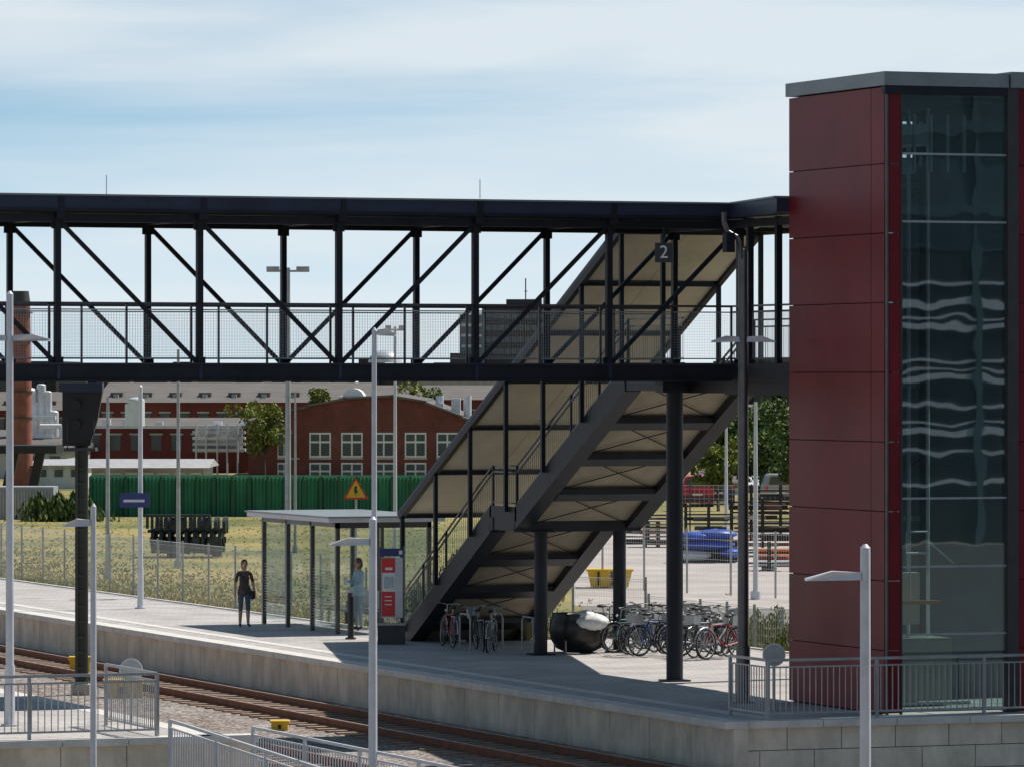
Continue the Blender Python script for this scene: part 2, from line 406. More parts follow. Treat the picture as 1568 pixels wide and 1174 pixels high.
ob=M('reflection_backdrop')  # unseen banded block added behind the camera for reflections in the lift glass
ob.box(40,180,-62,-48,-1.6,30,mat('backdrop_facade',(.025,.035,.04),.5,0,.3,.1))
for z,h in ((1.2,.2),(2.6,.18),(3.5,.35),(4.1,.12),(4.9,.18),(6.1,.3),(6.6,.12),(7.0,.15),(8.6,.3),(9.1,.12),(9.6,.35),(10.7,.15)):
    ob.box(40,180,-48.0,-47.9,z,z+h,white)
for i in range(26): ob.box(40+i*5.4,40.35+i*5.4,-47.95,-47.85,-1.6,30,mat('backdrop_frame',(.10,.16,.18),.5))
for z in (14,18,22): ob.box(40,180,-47.99,-47.8,z,z+.5,mat('backdrop_frame',(.10,.16,.18),.5))
ob.box(40,180,-48.05,-47.97,12.5,30,mat('backdrop_upper',(.08,.13,.15),.5,0,.3,.1))
ob.done()

# ------------------------------------------------------------ railings
def railing(name,p,q,z0,z1,h=1.1,bs=.12,m=galv,ps=2.0):
    r=M(name); p=Vector((*p,0)); q=Vector((*q,0)); L=(q-p).length
    def P(t,z): w=p+(q-p)*t; return (w.x,w.y,z0+(z1-z0)*t+z)
    r.beam(P(0,h),P(1,h),.05,.05,m); r.beam(P(0,.12),P(1,.12),.035,.035,m); r.beam(P(0,h-.13),P(1,h-.13),.03,.03,m)
    n=int(L/bs)
    for i in range(n+1): r.cyl(P(i/n,.12),P(i/n,h-.13),.011,m,5,cap=False)
    n=max(1,int(L/ps))
    for i in range(n+1): r.beam(P(i/n,-.02),P(i/n,h),.055,.055,m)
    return r.done()
railing('platform_railing',(38.75,86.86),(52,86.86),0,0)
railing('platform_railing',(38.75,86.9),(38.75,88.6),0,0)
railing('platform_railing',(20,86.86),(27.0,86.86),0,0)
railing('platform_railing',(27.0,86.9),(27.0,90.0),0,0)
railing('ramp_railing',(28.35,85.6),(28.35,66),-.9,-.9,1.1,.14,lampgrey,2.6)
railing('ramp_railing',(26.9,85.8),(26.9,70),-.75,-1.3,1.1,.14,lampgrey,2.6)

# ------------------------------------------------------------ lamps
def head(m_,c,dx,L=.62):
    d=Vector((dx[0],dx[1],0)).normalized(); n=Vector((-d.y,d.x,0)); c=Vector(c)
    a=[c+d*.06+n*.07+Vector((0,0,-.02)),c+d*.06-n*.07+Vector((0,0,-.02)),c+d*L-n*.13+Vector((0,0,-.03)),c+d*L+n*.13+Vector((0,0,-.03))]
    top=[c+d*.06+n*.05+Vector((0,0,.08)),c+d*.06-n*.05+Vector((0,0,.08)),c+d*L-n*.1+Vector((0,0,.0)),c+d*L+n*.1+Vector((0,0,.0))]
    mid=[c+d*L*.55-n*.14+Vector((0,0,.10)),c+d*L*.55+n*.14+Vector((0,0,.10))]
    m_.add(a+top+mid,[(0,1,2,3),(4,9,8,5),(9,7,6,8),(1,0,4,5),(3,2,6,7),(0,3,7,9,4),(2,1,5,8,6)],lampgrey)
CR=CAM@Vector((1,0,0)); CL=-CR
def lamp(name,px,D,z0,zt,r,heads,mt=lampgrey,zh=None,L=.62):
    u,v=uv(px,D); l=M(name); zh=zh or zt-.35
    l.cyl((u,v,z0),(u,v,z0+1.1),r*1.25,mt,14); l.cyl((u,v,z0+1.1),(u,v,zt),r,mt,14,r*.85)
    l.cyl((u,v,zt),(u,v,zt+.05),r*.85,mt,14,r*.3)
    l.cyl((u,v,z0),(u,v,z0+.03),r*2.2,mt,12)
    for h in heads:
        d=(CR if h>0 else CL); l.cyl((u,v,zh+.03),(u+d.x*.12,v+d.y*.12,zh+.03),.035,mt,8); head(l,(u,v,zh),d,L)
    return l.done()
lamp('platform_lamp',15,93.5,0,Z(450,93.5),.075,(1,-1),zh=Z(520,93.5),L=.75)
lamp('platform_lamp',143,84,-1.6,Z(775,84),.055,(-1,),zh=Z(803,84),L=.5)
lamp('platform_lamp',571,84,-1.6,Z(795,84),.075,(-1,),zh=Z(832,84),L=.72)
lamp('platform_lamp',1325,70,-1.6,Z(838,70),.08,(-1,),zh=Z(885,70),L=.82)
lamp('platform_lamp',573,88,-1.6,Z(506,88),.05,(1,),zh=Z(512,88),L=.38)
lamp('platform_lamp',215,141,0,Z(592,141),.07,(),L=.6)
lamp('platform_lamp',1138,100.2,0,Z(385,100.2),.11,(1,-1),darkpole,zh=Z(522,100.2),L=.62)
def mast(name,px,D,yt,w=0,r=.07,m=lampgrey,z0=-.15):
    u,v=uv(px,D); l=M(name); zt=Z(yt,D)
    l.cyl((u,v,z0),(u,v,zt),r*1.2,m,10,r*.7); l.cyl((u,v,z0),(u,v,z0+.25),r*2.2,m,10)
    if w:
        a=Vector((u,v,zt-.1))
        for s_ in (-1,1):
            l.beam(a+CR*s_*.05,a+CR*s_*w,.06,.06,m); l.beam(a+CR*s_*w*.4+Vector((0,0,.06)),a+CR*s_*w+Vector((0,0,.06)),.35,.14,m)
    return l.done()
mast('floodlight_mast',441,150,410,.62,.09,galv)
mast('utility_mast',165,165,608,m=galv); mast('utility_mast',273,175,535,m=galv); mast('utility_mast',605,160,500,.3,.06)
mast('utility_mast',452,190,600,r=.05,m=galv); mast('utility_mast',1157,150,615); mast('utility_mast',1112,210,640)
d=M('drain_pipe'); u,v=uv(1134,100.0)
a_=CL*.25
d.path([(u,v,8.6),(u,v,8.85),(u+a_.x*.3,v+a_.y*.3,9.02),(u+a_.x,v+a_.y,9.12),(u+a_.x*1.3,v+a_.y*1.3,9.3),(u+a_.x*1.3,v+a_.y*1.3,9.5)],.05,darkpole,10)
d.box(u-.34,u-.16,v-.1,v+.1,8.72,9.1,steel); d.done()

sg=M('platform_number_sign',CAM); D=103.2
sg.box(X(1003,D),X(1030,D),D,D+.06,Z(402,D),Z(372,D),mat('sign_black',(.012,.014,.02),.4)); sg.cyl((X(1016,D),D+.03,Z(372,D)),(X(1016,D),D+.03,9.3),.015,steel,6)
sgo=sg.done()
def text(body,T,size,m,parent):
    c=bpy.data.curves.new('lettering','FONT'); c.body=body; c.size=size; c.align_x='CENTER'; c.align_y='CENTER'; c.extrude=.004
    c.materials.append(m); o=bpy.data.objects.new('lettering',c); sc.collection.objects.link(o); o.parent=parent; o.matrix_world=T; return o
text('2',CAM@Matrix.Translation((X(1016.5,D),D-.006,Z(387,D)))@Matrix.Rotation(math.pi/2,4,'X'),.36,white,sgo)

for px,D,y in ((1185,98,1000),(201,95,1024)):
    c=M('round_sign',CAM); c.cyl((X(px,D),D,-.02),(X(px,D),D,Z(y,D)),.03,galv,8)
    z=Z(y,D)
    c.cyl((X(px,D),D-.06,z-.02),(X(px,D),D-.03,z-.02),.22,lampgrey,24); c.cyl((X(px,D),D-.075,z-.02),(X(px,D),D-.061,z-.02),.19,galv,24); c.done()

sgx=M('railway_signal',CAM); D=118.
x=X(125,D)
green_d=mat('signal_mast_green',(.05,.062,.05),.6)
for dx in (-.11,.11): sgx.box(x+dx-.035,x+dx+.035,D-.08,D+.08,-.9,Z(680,D),green_d)
sgx.box(x-.075,x+.075,D-.01,D+.01,-.9,Z(680,D),green_d)
z=-.7
while z<Z(690,D):
    sgx.box(x-.075,x+.075,D-.06,D-.02,z,z+.05,green_d); z+=.35
sgx.box(x-.2,x+.2,D-.2,D+.2,-1,-.7,concrete)
sgx.box(X(96,D),X(138,D),D-.1,D+.15,Z(682,D),Z(600,D),black)
sgx.box(X(92,D),X(158,D),D-.25,D+.2,Z(600,D),Z(586,D),steel2)
sgx.prism([(X(138,D),D-.1,Z(682,D)),(X(150,D),D-.1,Z(640,D)),(X(157,D),D-.1,Z(600,D)),(X(138,D),D-.1,Z(600,D))],(0,.25,0),black)
for yy in (620,650): sgx.cyl((X(117,D),D-.25,Z(yy,D)),(X(117,D),D-.1,Z(yy,D)),.12,black,14)
sgx.box(X(100,D),X(148,D),D-.35,D+.3,Z(690,D),Z(685,D),darkgrey)
for s_ in (-.3,.3): sgx.beam((x+s_,D-.3,Z(688,D)),(x+s_,D-.3,Z(640,D)),.02,.02,darkgrey)
sgx.done()
for px,y,w,h in ((188,1068,.85,.42),(122,1030,.5,.4),(428,1118,.34,.2)):
    D=7.25*F/(y-578); c=M('track_cabinet',CAM); x=X(px,D)
    c.box(x-w/2,x+w/2,D,D+.4,-.95,-.95+h*.8,yellow); c.box(x-w/2-.03,x+w/2+.03,D-.03,D+.43,-.95+h*.8,-.95+h,yellow)
    c.box(x-w*.1,x+w*.1,D-.012,D,-.95+h*.2,-.95+h*.6,black); c.done()

# ------------------------------------------------------------ shelter
clear=glass('shelter_glass',(.90,.94,.94),.12,.02)
sh=M('waiting_shelter')
a0,a1,b0,b1=41.9,44.3,119.9,125.6
for u in (a0,a1):
    for v in (b0,121.8,123.7,b1): sh.box(u-.05,u+.05,v-.05,v+.05,0,2.75,darkpole)
sh.box(a0-.35,a1+.3,b0-.35,b1+.35,2.75,2.86,lampgrey); sh.box(a0-.4,a1+.35,b0-.4,b1+.4,2.86,2.9,fascia)
sh.box(a0-.05,a1+.05,b0-.05,b0+.05,2.6,2.75,darkpole); sh.box(a0-.05,a0+.05,b0,b1,2.62,2.75,darkpole)
stripe=mat('frosted_stripe',(.65,.67,.67),.6)
for v,w in ((b0,121.8),(123.7,b1)):
    sh.box(a0-.008,a0+.008,v+.06,w-.06,.12,2.55,clear)
    z=.35
    while z<1.6: sh.box(a0-.014,a0-.010,v+.06,w-.06,z,z+.010,stripe); z+=.07
for v,w in ((b0,121.8),(121.8,123.7),(123.7,b1)): sh.box(a1-.008,a1+.008,v+.06,w-.06,.12,2.55,clear)
for v in (b1,): sh.box(a0+.06,a1-.06,v-.008,v+.008,.12,2.55,clear)
sh.box(a0+1.2,a1-.06,b0-.008,b0+.008,.12,2.55,clear)
sh.box(a0+1.13,a0+1.2,b0-.04,b0+.04,0,2.6,darkpole)
sh.done()
bn=M('shelter_bench')
for i in range(4):
    v=122.0+i*.62; bn.box(43.3,43.75,v,v+.5,.43,.47,galv); bn.box(43.72,43.76,v,v+.5,.5,.95,galv)
    bn.box(43.3,43.34,v,v+.04,.47,.66,galv)
bn.beam((43.6,121.9,.38),(43.6,124.5,.38),.06,.06,darkpole)
for v in (122.3,124.1): bn.box(43.57,43.63,v-.03,v+.03,0,.38,darkpole)
bn.done()
D=123.
i_=M('information_display_case',CAM)
i_.box(X(581,D),X(583.5,D),D-.04,D+.04,0,Z(836,D),darkpole); i_.box(X(617,D),X(619.5,D),D-.04,D+.04,0,Z(836,D),darkpole)
i_.box(X(584,D),X(616.6,D),D-.03,D+.03,Z(945,D),Z(853,D),lampgrey)
i_.box(X(582,D),X(618,D),D-.05,D+.05,Z(851,D),Z(839,D),bluep)
i_.box(X(611,D),X(616,D),D-.054,D-.051,Z(848,D),Z(842,D),white)
i_.box(X(584.5,D),X(605,D),D-.036,D-.031,Z(943,D),Z(853.5,D),redp)
i_.box(X(585,D),X(605.5,D),D-.042,D-.037,Z(905,D),Z(876,D),white)
i_.box(X(588,D),X(603,D),D-.048,D-.043,Z(900,D),Z(882,D),mat('poster_paper',(.45,.55,.6),.5,0,.3,8))
i_.box(X(590,D),X(601,D),D-.04,D-.037,Z(872,D),Z(868,D),white)
for y in (912,918,924): i_.box(X(589,D),X(600,D),D-.04,D-.037,Z(y+1.5,D),Z(y,D),white)
i_.done()
D=124.5; w=M('litter_bin',CAM); x=X(537,D)
w.cyl((x,D,0),(x,D,1.02),.075,black,16); w.cyl((x,D,1.02),(x,D,1.12),.085,darkgrey,16,.06); w.cyl((x,D,0),(x,D,.04),.13,darkgrey,16); w.done()
w=M('equipment_cabinet',CAM); D=122; w.box(X(578,D),X(620,D),D,D+.4,0,.45,darkgrey); w.box(X(577,D),X(621,D),D-.02,D+.42,.45,.49,galv); w.done()
D=140.8; w=M('station_name_sign',CAM); w.box(X(184,D),X(229,D),D-.2,D-.15,Z(776,D),Z(754,D),bluep); w.box(X(190,D),X(222,D),D-.206,D-.201,Z(768,D),Z(764,D),lampgrey); w.box(X(213,D),X(217,D),D-.16,D,Z(766,D),Z(763,D),galv); w.done()
D=135.; w=M('warning_sign',CAM); cx=X(545,D); z0=Z(765,D); 
def tri(s_,y,m,c=(cx,z0+.24)): w.prism([(c[0]-.33*s_,y,c[1]-.22*s_),(c[0]+.33*s_,y,c[1]-.22*s_),(c[0],y,c[1]+.36*s_)],(0,.01,0),m)
tri(1.0,D,redp); tri(.78,D-.012,mat('sign_yellow',(.8,.5,.02),.5,0,.05,3)); 
w.prism([(cx-.03,D-.02,z0+.36),(cx+.03,D-.02,z0+.36),(cx+.01,D-.02,z0+.24),(cx+.06,D-.02,z0+.24),(cx-.03,D-.02,z0+.1),(cx,D-.02,z0+.2),(cx-.05,D-.02,z0+.2)],(0,.006,0),black)
w.cyl((cx,D+.05,-.15),(cx,D+.05,z0+.4),.03,galv,8); w.done()

def fence(name,p,q,z0,h,sp=.08,ps=2.4,m=wire,wr=.003,pm=galv):
    f=M(name); p=Vector((*p,z0)); q=Vector((*q,z0)); L=(q-p).length; d=(q-p)/L
    n=int(L/sp)
    for i in range(n): a=p+d*(i*sp); f.cyl(a,a+Vector((0,0,h)),wr,m,3,cap=False)
    z=.05
    while z<h: f.cyl(p+Vector((0,0,z)),q+Vector((0,0,z)),wr,m,3,cap=False); z+=.2
    f.cyl(p+Vector((0,0,h)),q+Vector((0,0,h)),wr*2.5,m,5,cap=False)
    n=int(L/ps)
    for i in range(n+1): a=p+d*(i*ps); f.beam(a,a+Vector((0,0,h+.06)),.05,.05,pm)
    return f.done()
fence('wire_fence',(44.4,126),(44.4,175),-.15,1.75)
fence('wire_fence',(48.9,96),(48.9,117),-.15,1.1,.1,1.6)
fence('wire_fence',(48.9,117),(44.5,126),-.15,1.5)
p1=uv(860,160);p2=uv(1300,148); fence('yard_fence',p1,p2,-.15,1.9,.12,2.2)
p1=uv(870,215);p2=uv(1300,212); fence('yard_fence',p1,p2,-.15,2.0,.2,2.6,galv,.005,darkgrey)

# ------------------------------------------------------------ background
def win(mm,x0,x1,z0,z1,y,n=3):
    mm.box(x0,x1,y-.05,y-.01,z0,z1,white)
    w=(x1-x0)
    for i in range(2):
        for j in range(2):
            a=x0+w*(.07+.47*i); b_=a+w*.39
            zz0=z0+(z1-z0)*(.07 if j==0 else .66); zz1=z0+(z1-z0)*(.58 if j==0 else .93)
            mm.box(a,b_,y-.07,y-.052,zz0,zz1,pane)
D=320.
bb=M('brick_building',CAM)
out=[(380,760),(380,650),(402,640),(470,624),(528,612),(600,608),(650,617),(706,640),(760,660),(760,760)]
bb.prism([(X(a,D),D,Z(y,D)) for a,y in out],(0,30,0),brick)
for (a,y),(c,y2) in zip(out[1:-2],out[2:-1]):
    bb.prism([(X(a,D)-.1,D-.35,Z(y,D)+.02),(X(c,D)+.1,D-.35,Z(y2,D)+.02),(X(c,D)+.1,D-.35,Z(y2,D)+.16),(X(a,D)-.1,D-.35,Z(y,D)+.16)],(0,31,0),roofg)
for i in range(7):
    px=425+i*48.7
    win(bb,X(px,D),X(px+33 if i else px+20,D),Z(700,D),Z(662,D),D)
    win(bb,X(px,D),X(px+33 if i else px+20,D),Z(742,D),Z(708,D),D)
    bb.box(X(px-1,D),X(px+34,D),D-.08,D-.01,Z(703,D),Z(700.5,D),concrete)
bb.box(X(515,D),X(560,D),D+4,D+9,Z(616,D),Z(607,D),white); bb.cyl((X(538,D),D+4,Z(612,D)),(X(538,D),D+9,Z(612,D)),.7,white,16)
for px in (612,640,664,690): bb.box(X(px,D),X(px+14,D),D+3,D+6,Z(635,D),Z(614+R(-4,4),D),lampgrey)
for px in (672,715): bb.cyl((X(px,D),D+4,Z(640,D)),(X(px,D),D+4,Z(606,D)),.25,lampgrey,10)
bb.done()
def hall(name,px0,px1,D,ytop,yroof,depth,wall,roof,nw=0,ybase=770,skyl=0):
    h=M(name,CAM); x0,x1=X(px0,D),X(px1,D)
    h.box(x0,x1,D,D+depth,-.3,Z(ytop,D),wall)
    zr=Z(ytop,D); zt=Z(yroof,D)
    h.prism([(x0-.3,D-.4,zr+.01),(x0-.3,D+depth/2,zt),(x0-.3,D+depth+.4,zr+.01)],(x1-x0+.6,0,0),roof)
    for i in range(nw):
        a=x0+(x1-x0)*(i+.25)/nw; c=a+(x1-x0)*.5/nw
        h.box(a,c,D-.06,D-.01,zr*.45,zr*.8,pane); h.box(a-.1,c+.1,D-.09,D-.062,zr*.8,zr*.8+.12,concrete)
    for i in range(skyl):
        a=x0+(x1-x0)*(i+.3)/skyl
        h.box(a,a+1.0,D+depth*.12,D+depth*.2,zr,zr+(zt-zr)*.5,roofg)
        h.box(a+.3,a+.7,D+depth*.1,D+depth*.119,zr+.1,zr+(zt-zr)*.4,concrete)
    return h.done()
hall('factory_hall',150,560,420,616,586,30,brick2,roofg,14,skyl=9)
hall('factory_hall',130,380,350,652,640,10,brick2,roofg,8)
hall('factory_hall',560,800,430,612,590,20,brick2,roofg,8)
hall('factory_hall',-80,170,440,628,600,20,brick2,roofg,8,skyl=4)
hall('warehouse',-60,100,330,690,660,20,lwall,roofg,5)
hall('white_annex_building',52,128,300,712,704,8,mat('annex_wall',(.62,.62,.6),.8,0,.1,.5),mat('annex_roof',(.4,.4,.42),.6),3)
hall('workshop_building',1100,1330,420,640,620,20,brick2,roofg,6)
hall('white_house',1080,1140,285,738,716,6,mat('house_render',(.6,.58,.55),.8),mat('house_roof',(.12,.10,.09),.8),2)
hall('red_shed',1150,1225,290,742,726,6,mat('red_shed_wall',(.3,.06,.05),.8),mat('shed_roof_light',(.5,.5,.5),.7),3)
hall('garage_building',640,790,520,575,560,20,mat('garage_grey',(.3,.3,.3),.8),roofg,5)
hall('storage_shed',140,312,262,716,704,8,mat('shed_sheet',(.30,.29,.29),.8,0,.3,.4),mat('shed_roof',(.40,.39,.40),.6),7)
q=M('factory_ventilation_plant',CAM); D=345
for px,yt,yb,r in ((222,612,650,.55),(212,618,650,.3),(60,598,700,.6),(80,590,700,.3),(90,600,700,.25),(68,615,700,.4),(98,630,700,.35)):
    q.cyl((X(px,D),D-8,Z(yb,D)),(X(px,D),D-8,Z(yt,D)),r,white if px>200 else lampgrey,14); q.ball((X(px,D),D-8,Z(yt,D)),(r,r,r*.4),lampgrey,12,5,0)
q.box(X(52,D),X(104,D),D-9.5,D-9,Z(640,D),Z(635,D),white); q.box(X(52,D),X(100,D),D-9.5,D-9,Z(668,D),Z(662,D),white)
q.path([(X(80,D),D-9,Z(650,D)),(X(112,D),D-9,Z(650,D)),(X(112,D),D-9,Z(690,D))],.14,white,8)
for i in range(5):
    q.box(X(298,D),X(378,D),D-2-i*.2,D-1-i*.2,Z(690-i*9,D),Z(686-i*9,D),lampgrey if i%2 else white)
q.box(X(300,D),X(372,D),D-1.0,D-.2,Z(692,D),Z(655,D),galv)
q.box(X(150,D),X(380,D),D-3,D-2.5,Z(655,D),Z(650,D),lampgrey)
for px in (160,190,240,330,370): q.box(X(px,D),X(px+12,D),D-2,D-1,Z(650,D),Z(650-R(4,12),D),lampgrey)
for px in (305,320,337,352,368): q.cyl((X(px,D),D-3.2,-.2),(X(px,D),D-3.2,Z(648,D)),.06,lampgrey,6)
q.done()
q=M('brick_chimney',CAM); D=300; 
q.cyl((X(33,D),D,-.3),(X(33,D),D,Z(460,D)),.68,mat('chimney_brick',(.28,.10,.07),.9,0,.25,2),20,.50)
q.cyl((X(31,D),D,Z(462,D)),(X(31,D),D,Z(446,D)),.58,darkgrey,20,.5)
for y in (480,520,560,600,640): q.cyl((X(33,D),D,Z(y,D)),(X(33,D),D,Z(y-2,D)),.66,darkgrey,20)
q.done()
q=M('tank_platform',CAM); D=280
q.box(X(-40,D),X(86,D),D,D+5,Z(694,D),Z(682,D),black)
for px in (-20,20,60): q.beam((X(px,D),D+1,Z(690,D)),(X(px-15,D),D+1,-.2),.5,.5,black)
q.done()
q=M('office_block',CAM); D=600
gw=mat('office_brown',(.05,.038,.038),.8,0,.2,.3)
q.box(X(738,D),X(870,D),D,D+14,-.3,Z(466,D),gw); q.box(X(704,D),X(740,D),D-2,D+10,-.3,Z(482,D),mat('office_glasswall',(.11,.14,.17),.3,0,.2,.3)); q.box(X(775,D),X(830,D),D+2,D+9,Z(466,D),Z(458,D),darkgrey)
for j in range(4):
    y=480+j*18
    q.box(X(740.5,D),X(862,D),D-.1,D-.02,Z(y+8,D),Z(y,D),pane)
    for i in range(12): q.box(X(742+i*10,D),X(743.5+i*10,D),D-.2,D-.11,Z(y+8,D),Z(y,D),gw)
for i in range(4):
    q.box(X(707,D),X(738,D),D-2.06,D-2.01,Z(500+i*16,D),Z(496+i*16,D),lampgrey)
q.box(X(690,D),X(735,D),D-6,D-3,-.3,Z(541,D),gw)
q.cyl((X(805,D),D+5,Z(466,D)),(X(805,D),D+5,Z(425,D)),.08,darkgrey,5); q.cyl((X(803,D),D+5,Z(445,D)),(X(808,D),D+5,Z(445,D)),.05,darkgrey,5)
q.done()
q=M('distant_skyline',CAM); D=900
px=-60
while px<1300:
    w=R(15,60); y=R(546,562); q.box(X(px,D),X(px+w,D),D+R(0,30),D+60,-.3,Z(y,D),random.choice([roofg,gw,darkgrey])); px+=w+R(0,18)
q.ball((X(590,D),D,Z(555,D)),(3,3,2.2),lampgrey,14,6,0); q.done()
q=M('green_corrugated_fence',CAM); D=240
gm=mat('green_sheet',(.05,.22,.125),.6,0,.45,.35,stretch=(3,1,.6))
n=170; xa,xb=X(138,D),X(655,D); pts=[]
for i in range(n+1):
    x=xa+(xb-xa)*i/n; y=D+(.12 if i%2 else 0); pts.append((x,y))
vs=[(x,y,z) for x,y in pts for z in (-.2,Z(729,D))]
q.add(vs,[(2*i,2*i+2,2*i+3,2*i+1) for i in range(n)],gm)
q.box(xa,xb,D-.06,D-.01,Z(731,D),Z(727,D),mat('green_trim',(.08,.30,.2),.5))
for i in range(20): x=xa+(xb-xa)*i/19; q.box(x-.05,x+.05,D-.1,D-.02,-.2,Z(729,D),mat('green_post',(.015,.09,.05),.6))
q.done()
q=M('grey_container',CAM); D=235
q.box(X(-30,D),X(82,D),D,D+2.4,-.15,Z(745,D),mat('container_grey',(.34,.35,.37),.6))
for i in range(24): q.box(X(-28+i*4.6,D),X(-26+i*4.6,D),D-.05,D-.01,0,Z(750,D),galv)
q.done()
q=M('stacked_wagon_wheelsets',CAM); D=185
dm=mat('dark_iron',(.035,.045,.048),.6,.3,.5,3)
for i in range(9):
    x=X(232,D)+i*.3
    for dy in (0,1.4):
        q.cyl((x,D+dy,.45),(x+.12,D+dy,.45),.44,dm,20); q.cyl((x-.05,D+dy,.45),(x+.2,D+dy,.45),.12,dm,10)
        q.cyl((x+.15,D+dy,1.0),(x+.27,D+dy,1.0),.3,dm,16)
    q.cyl((x,D,.45),(x,D+1.5,.45),.07,dm,8)
q.box(X(226,D),X(300,D),D-.1,D+1.5,.75,.85,dm); 
for i in range(14): q.box(X(224,D)+i*.17,X(224,D)+i*.17+.1,D-.2,D-.1,.9,1.35,dm)
q.box(X(222,D),X(322,D),D-.15,D+.2,1.32,1.4,dm)
for i in range(25):
    xx=X(R(228,335),D); q.box(xx,xx+R(.2,.5),D+R(-.5,0),D+R(.1,.5),R(-.1,.2),R(.25,.6),dm)
q.done()
woods=[mat('stack_brown',(.09,.05,.04),.85,0,.4,1.5),mat('stack_dark',(.025,.022,.022),.85,0,.4,1.5),mat('stack_red',(.2,.05,.03),.8,0,.3,1.5),mat('stack_dark2',(.05,.05,.052),.8,0,.4,1.5),mat('stack_light',(.4,.36,.3),.8,0,.3,1.5)]
def stack(name,pa,pb,D,h,depth=1.6):
    q=M(name,CAM); z=-.14
    while z<h:
        x=X(pa,D)+R(0,.3); hh=R(.06,.16)
        for dy in range(3):
            q.box(x+R(-.3,.8),X(pb,D)+R(-1.2,.3),D+dy*.5,D+dy*.5+.4,z,z+hh,random.choice(woods))
        z+=hh
        q.box(X(pa,D),X(pb,D),D-.03,D+.03,z+.1,z+.16,woods[1])
        z+=R(.2,.34)
    for px in (pa,pb,(pa+pb)/2): q.box(X(px,D)-.06,X(px,D)+.06,D-.12,D-.04,-.14,h+.25,woods[1])
    return q.done()
stack('steel_storage_rack',1120,1215,186,1.6); stack('steel_storage_rack',950,1035,200,1.0); stack('steel_storage_rack',1050,1120,204,1.1); stack('steel_storage_rack',1150,1240,205,1.8)
stack('steel_storage_rack',1140,1215,172,.6)
q=M('blue_tarpaulin_bundle',CAM); D=180; bt=mat('blue_tarp',(.012,.07,.42),.45,0,.3,2,.5,4)
for px,z,w in ((1066,.78,.65),(1098,.86,.7),(1082,.48,.95),(1118,.2,.4)):
    q.ball((X(px,D),D,z),(w,.6,.17),bt,18,10,jit=.08)
q.ball((X(1060,D),D+.2,.1),(.7,.6,.2),white,16,8,jit=.05); q.box(X(1042,D),X(1130,D),D+.3,D+1.2,-.14,.6,woods[1]); q.done()
q=M('yellow_skip',CAM); D=158
q.prism([(X(905,D),D,-.1),(X(962,D),D,-.1),(X(968,D),D,.38),(X(900,D),D,.38)],(0,1,0),yellow); q.box(X(898,D),X(970,D),D-.04,D+1.04,.38,.44,yellow)
for px in (915,935,955): q.box(X(px,D),X(px+3,D),D-.04,D-.005,-.05,.37,black)
q.done()
q=M('orange_pipe_stack',CAM); D=176
om=mat('orange_pipe',(.6,.16,.03),.5,0,.15,2)
for k in range(3):
    for i in range(4-k): q.cyl((X(1160,D),D+i*.3+k*.15,-.02+k*.2),(X(1215,D),D+i*.3+k*.15,-.02+k*.2),.11,om if (i+k)%3 else lampgrey,10)
q.done()
q=M('pallet_stack',CAM); D=196
for k in range(7):
    for i in range(3): q.box(X(985,D)+i*.5,X(985,D)+i*.5+.14,D,D+1,-.14+k*.15,-.14+k*.15+.09,woods[0])
    q.box(X(985,D)-.02,X(985,D)+1.2,D-.01,D+1.01,-.048+k*.15,-.048+k*.15+.03,woods[4])
q.done()
def car(px,D,cm):
    q=M('parked_car',CAM); cx=X(px,D)
    pr=[(-.82,.05),(-.84,.5),(-.78,.82),(-.62,1.3),(-.5,1.38),(.5,1.38),(.62,1.3),(.78,.82),(.84,.5),(.82,.05)]
    q.prism([(cx+a,D,z) for a,z in pr],(0,3.9,0),cm)
    q.prism([(cx-.6,D-.02,.88),(cx+.6,D-.02,.88),(cx+.5,D-.02,1.28),(cx-.5,D-.02,1.28)],(0,.015,0),pane)
    q.box(cx-.82,cx+.82,D-.1,D-.005,.12,.35,darkgrey)
    for s_ in (-1,1):
        q.box(cx+s_*.72-.08,cx+s_*.72+.08,D-.03,D-.003,.6,.85,redp)
        for yy in (.6,3.1): q.cyl((cx+s_*.62,D+yy,.15),(cx+s_*.85,D+yy,.15),.3,rubber,16)
    q.box(cx-.25,cx+.25,D-.115,D-.101,.42,.52,white); q.done()
car(1068,258,mat('car_paint_red',(.5,.03,.08),.3,0,.05,2)); car(1195,262,mat('car_paint_silver',(.4,.41,.43),.3,.3,.05,2)); car(1100,262,mat('car_paint_blue',(.03,.07,.2),.3,.1,.05,2))

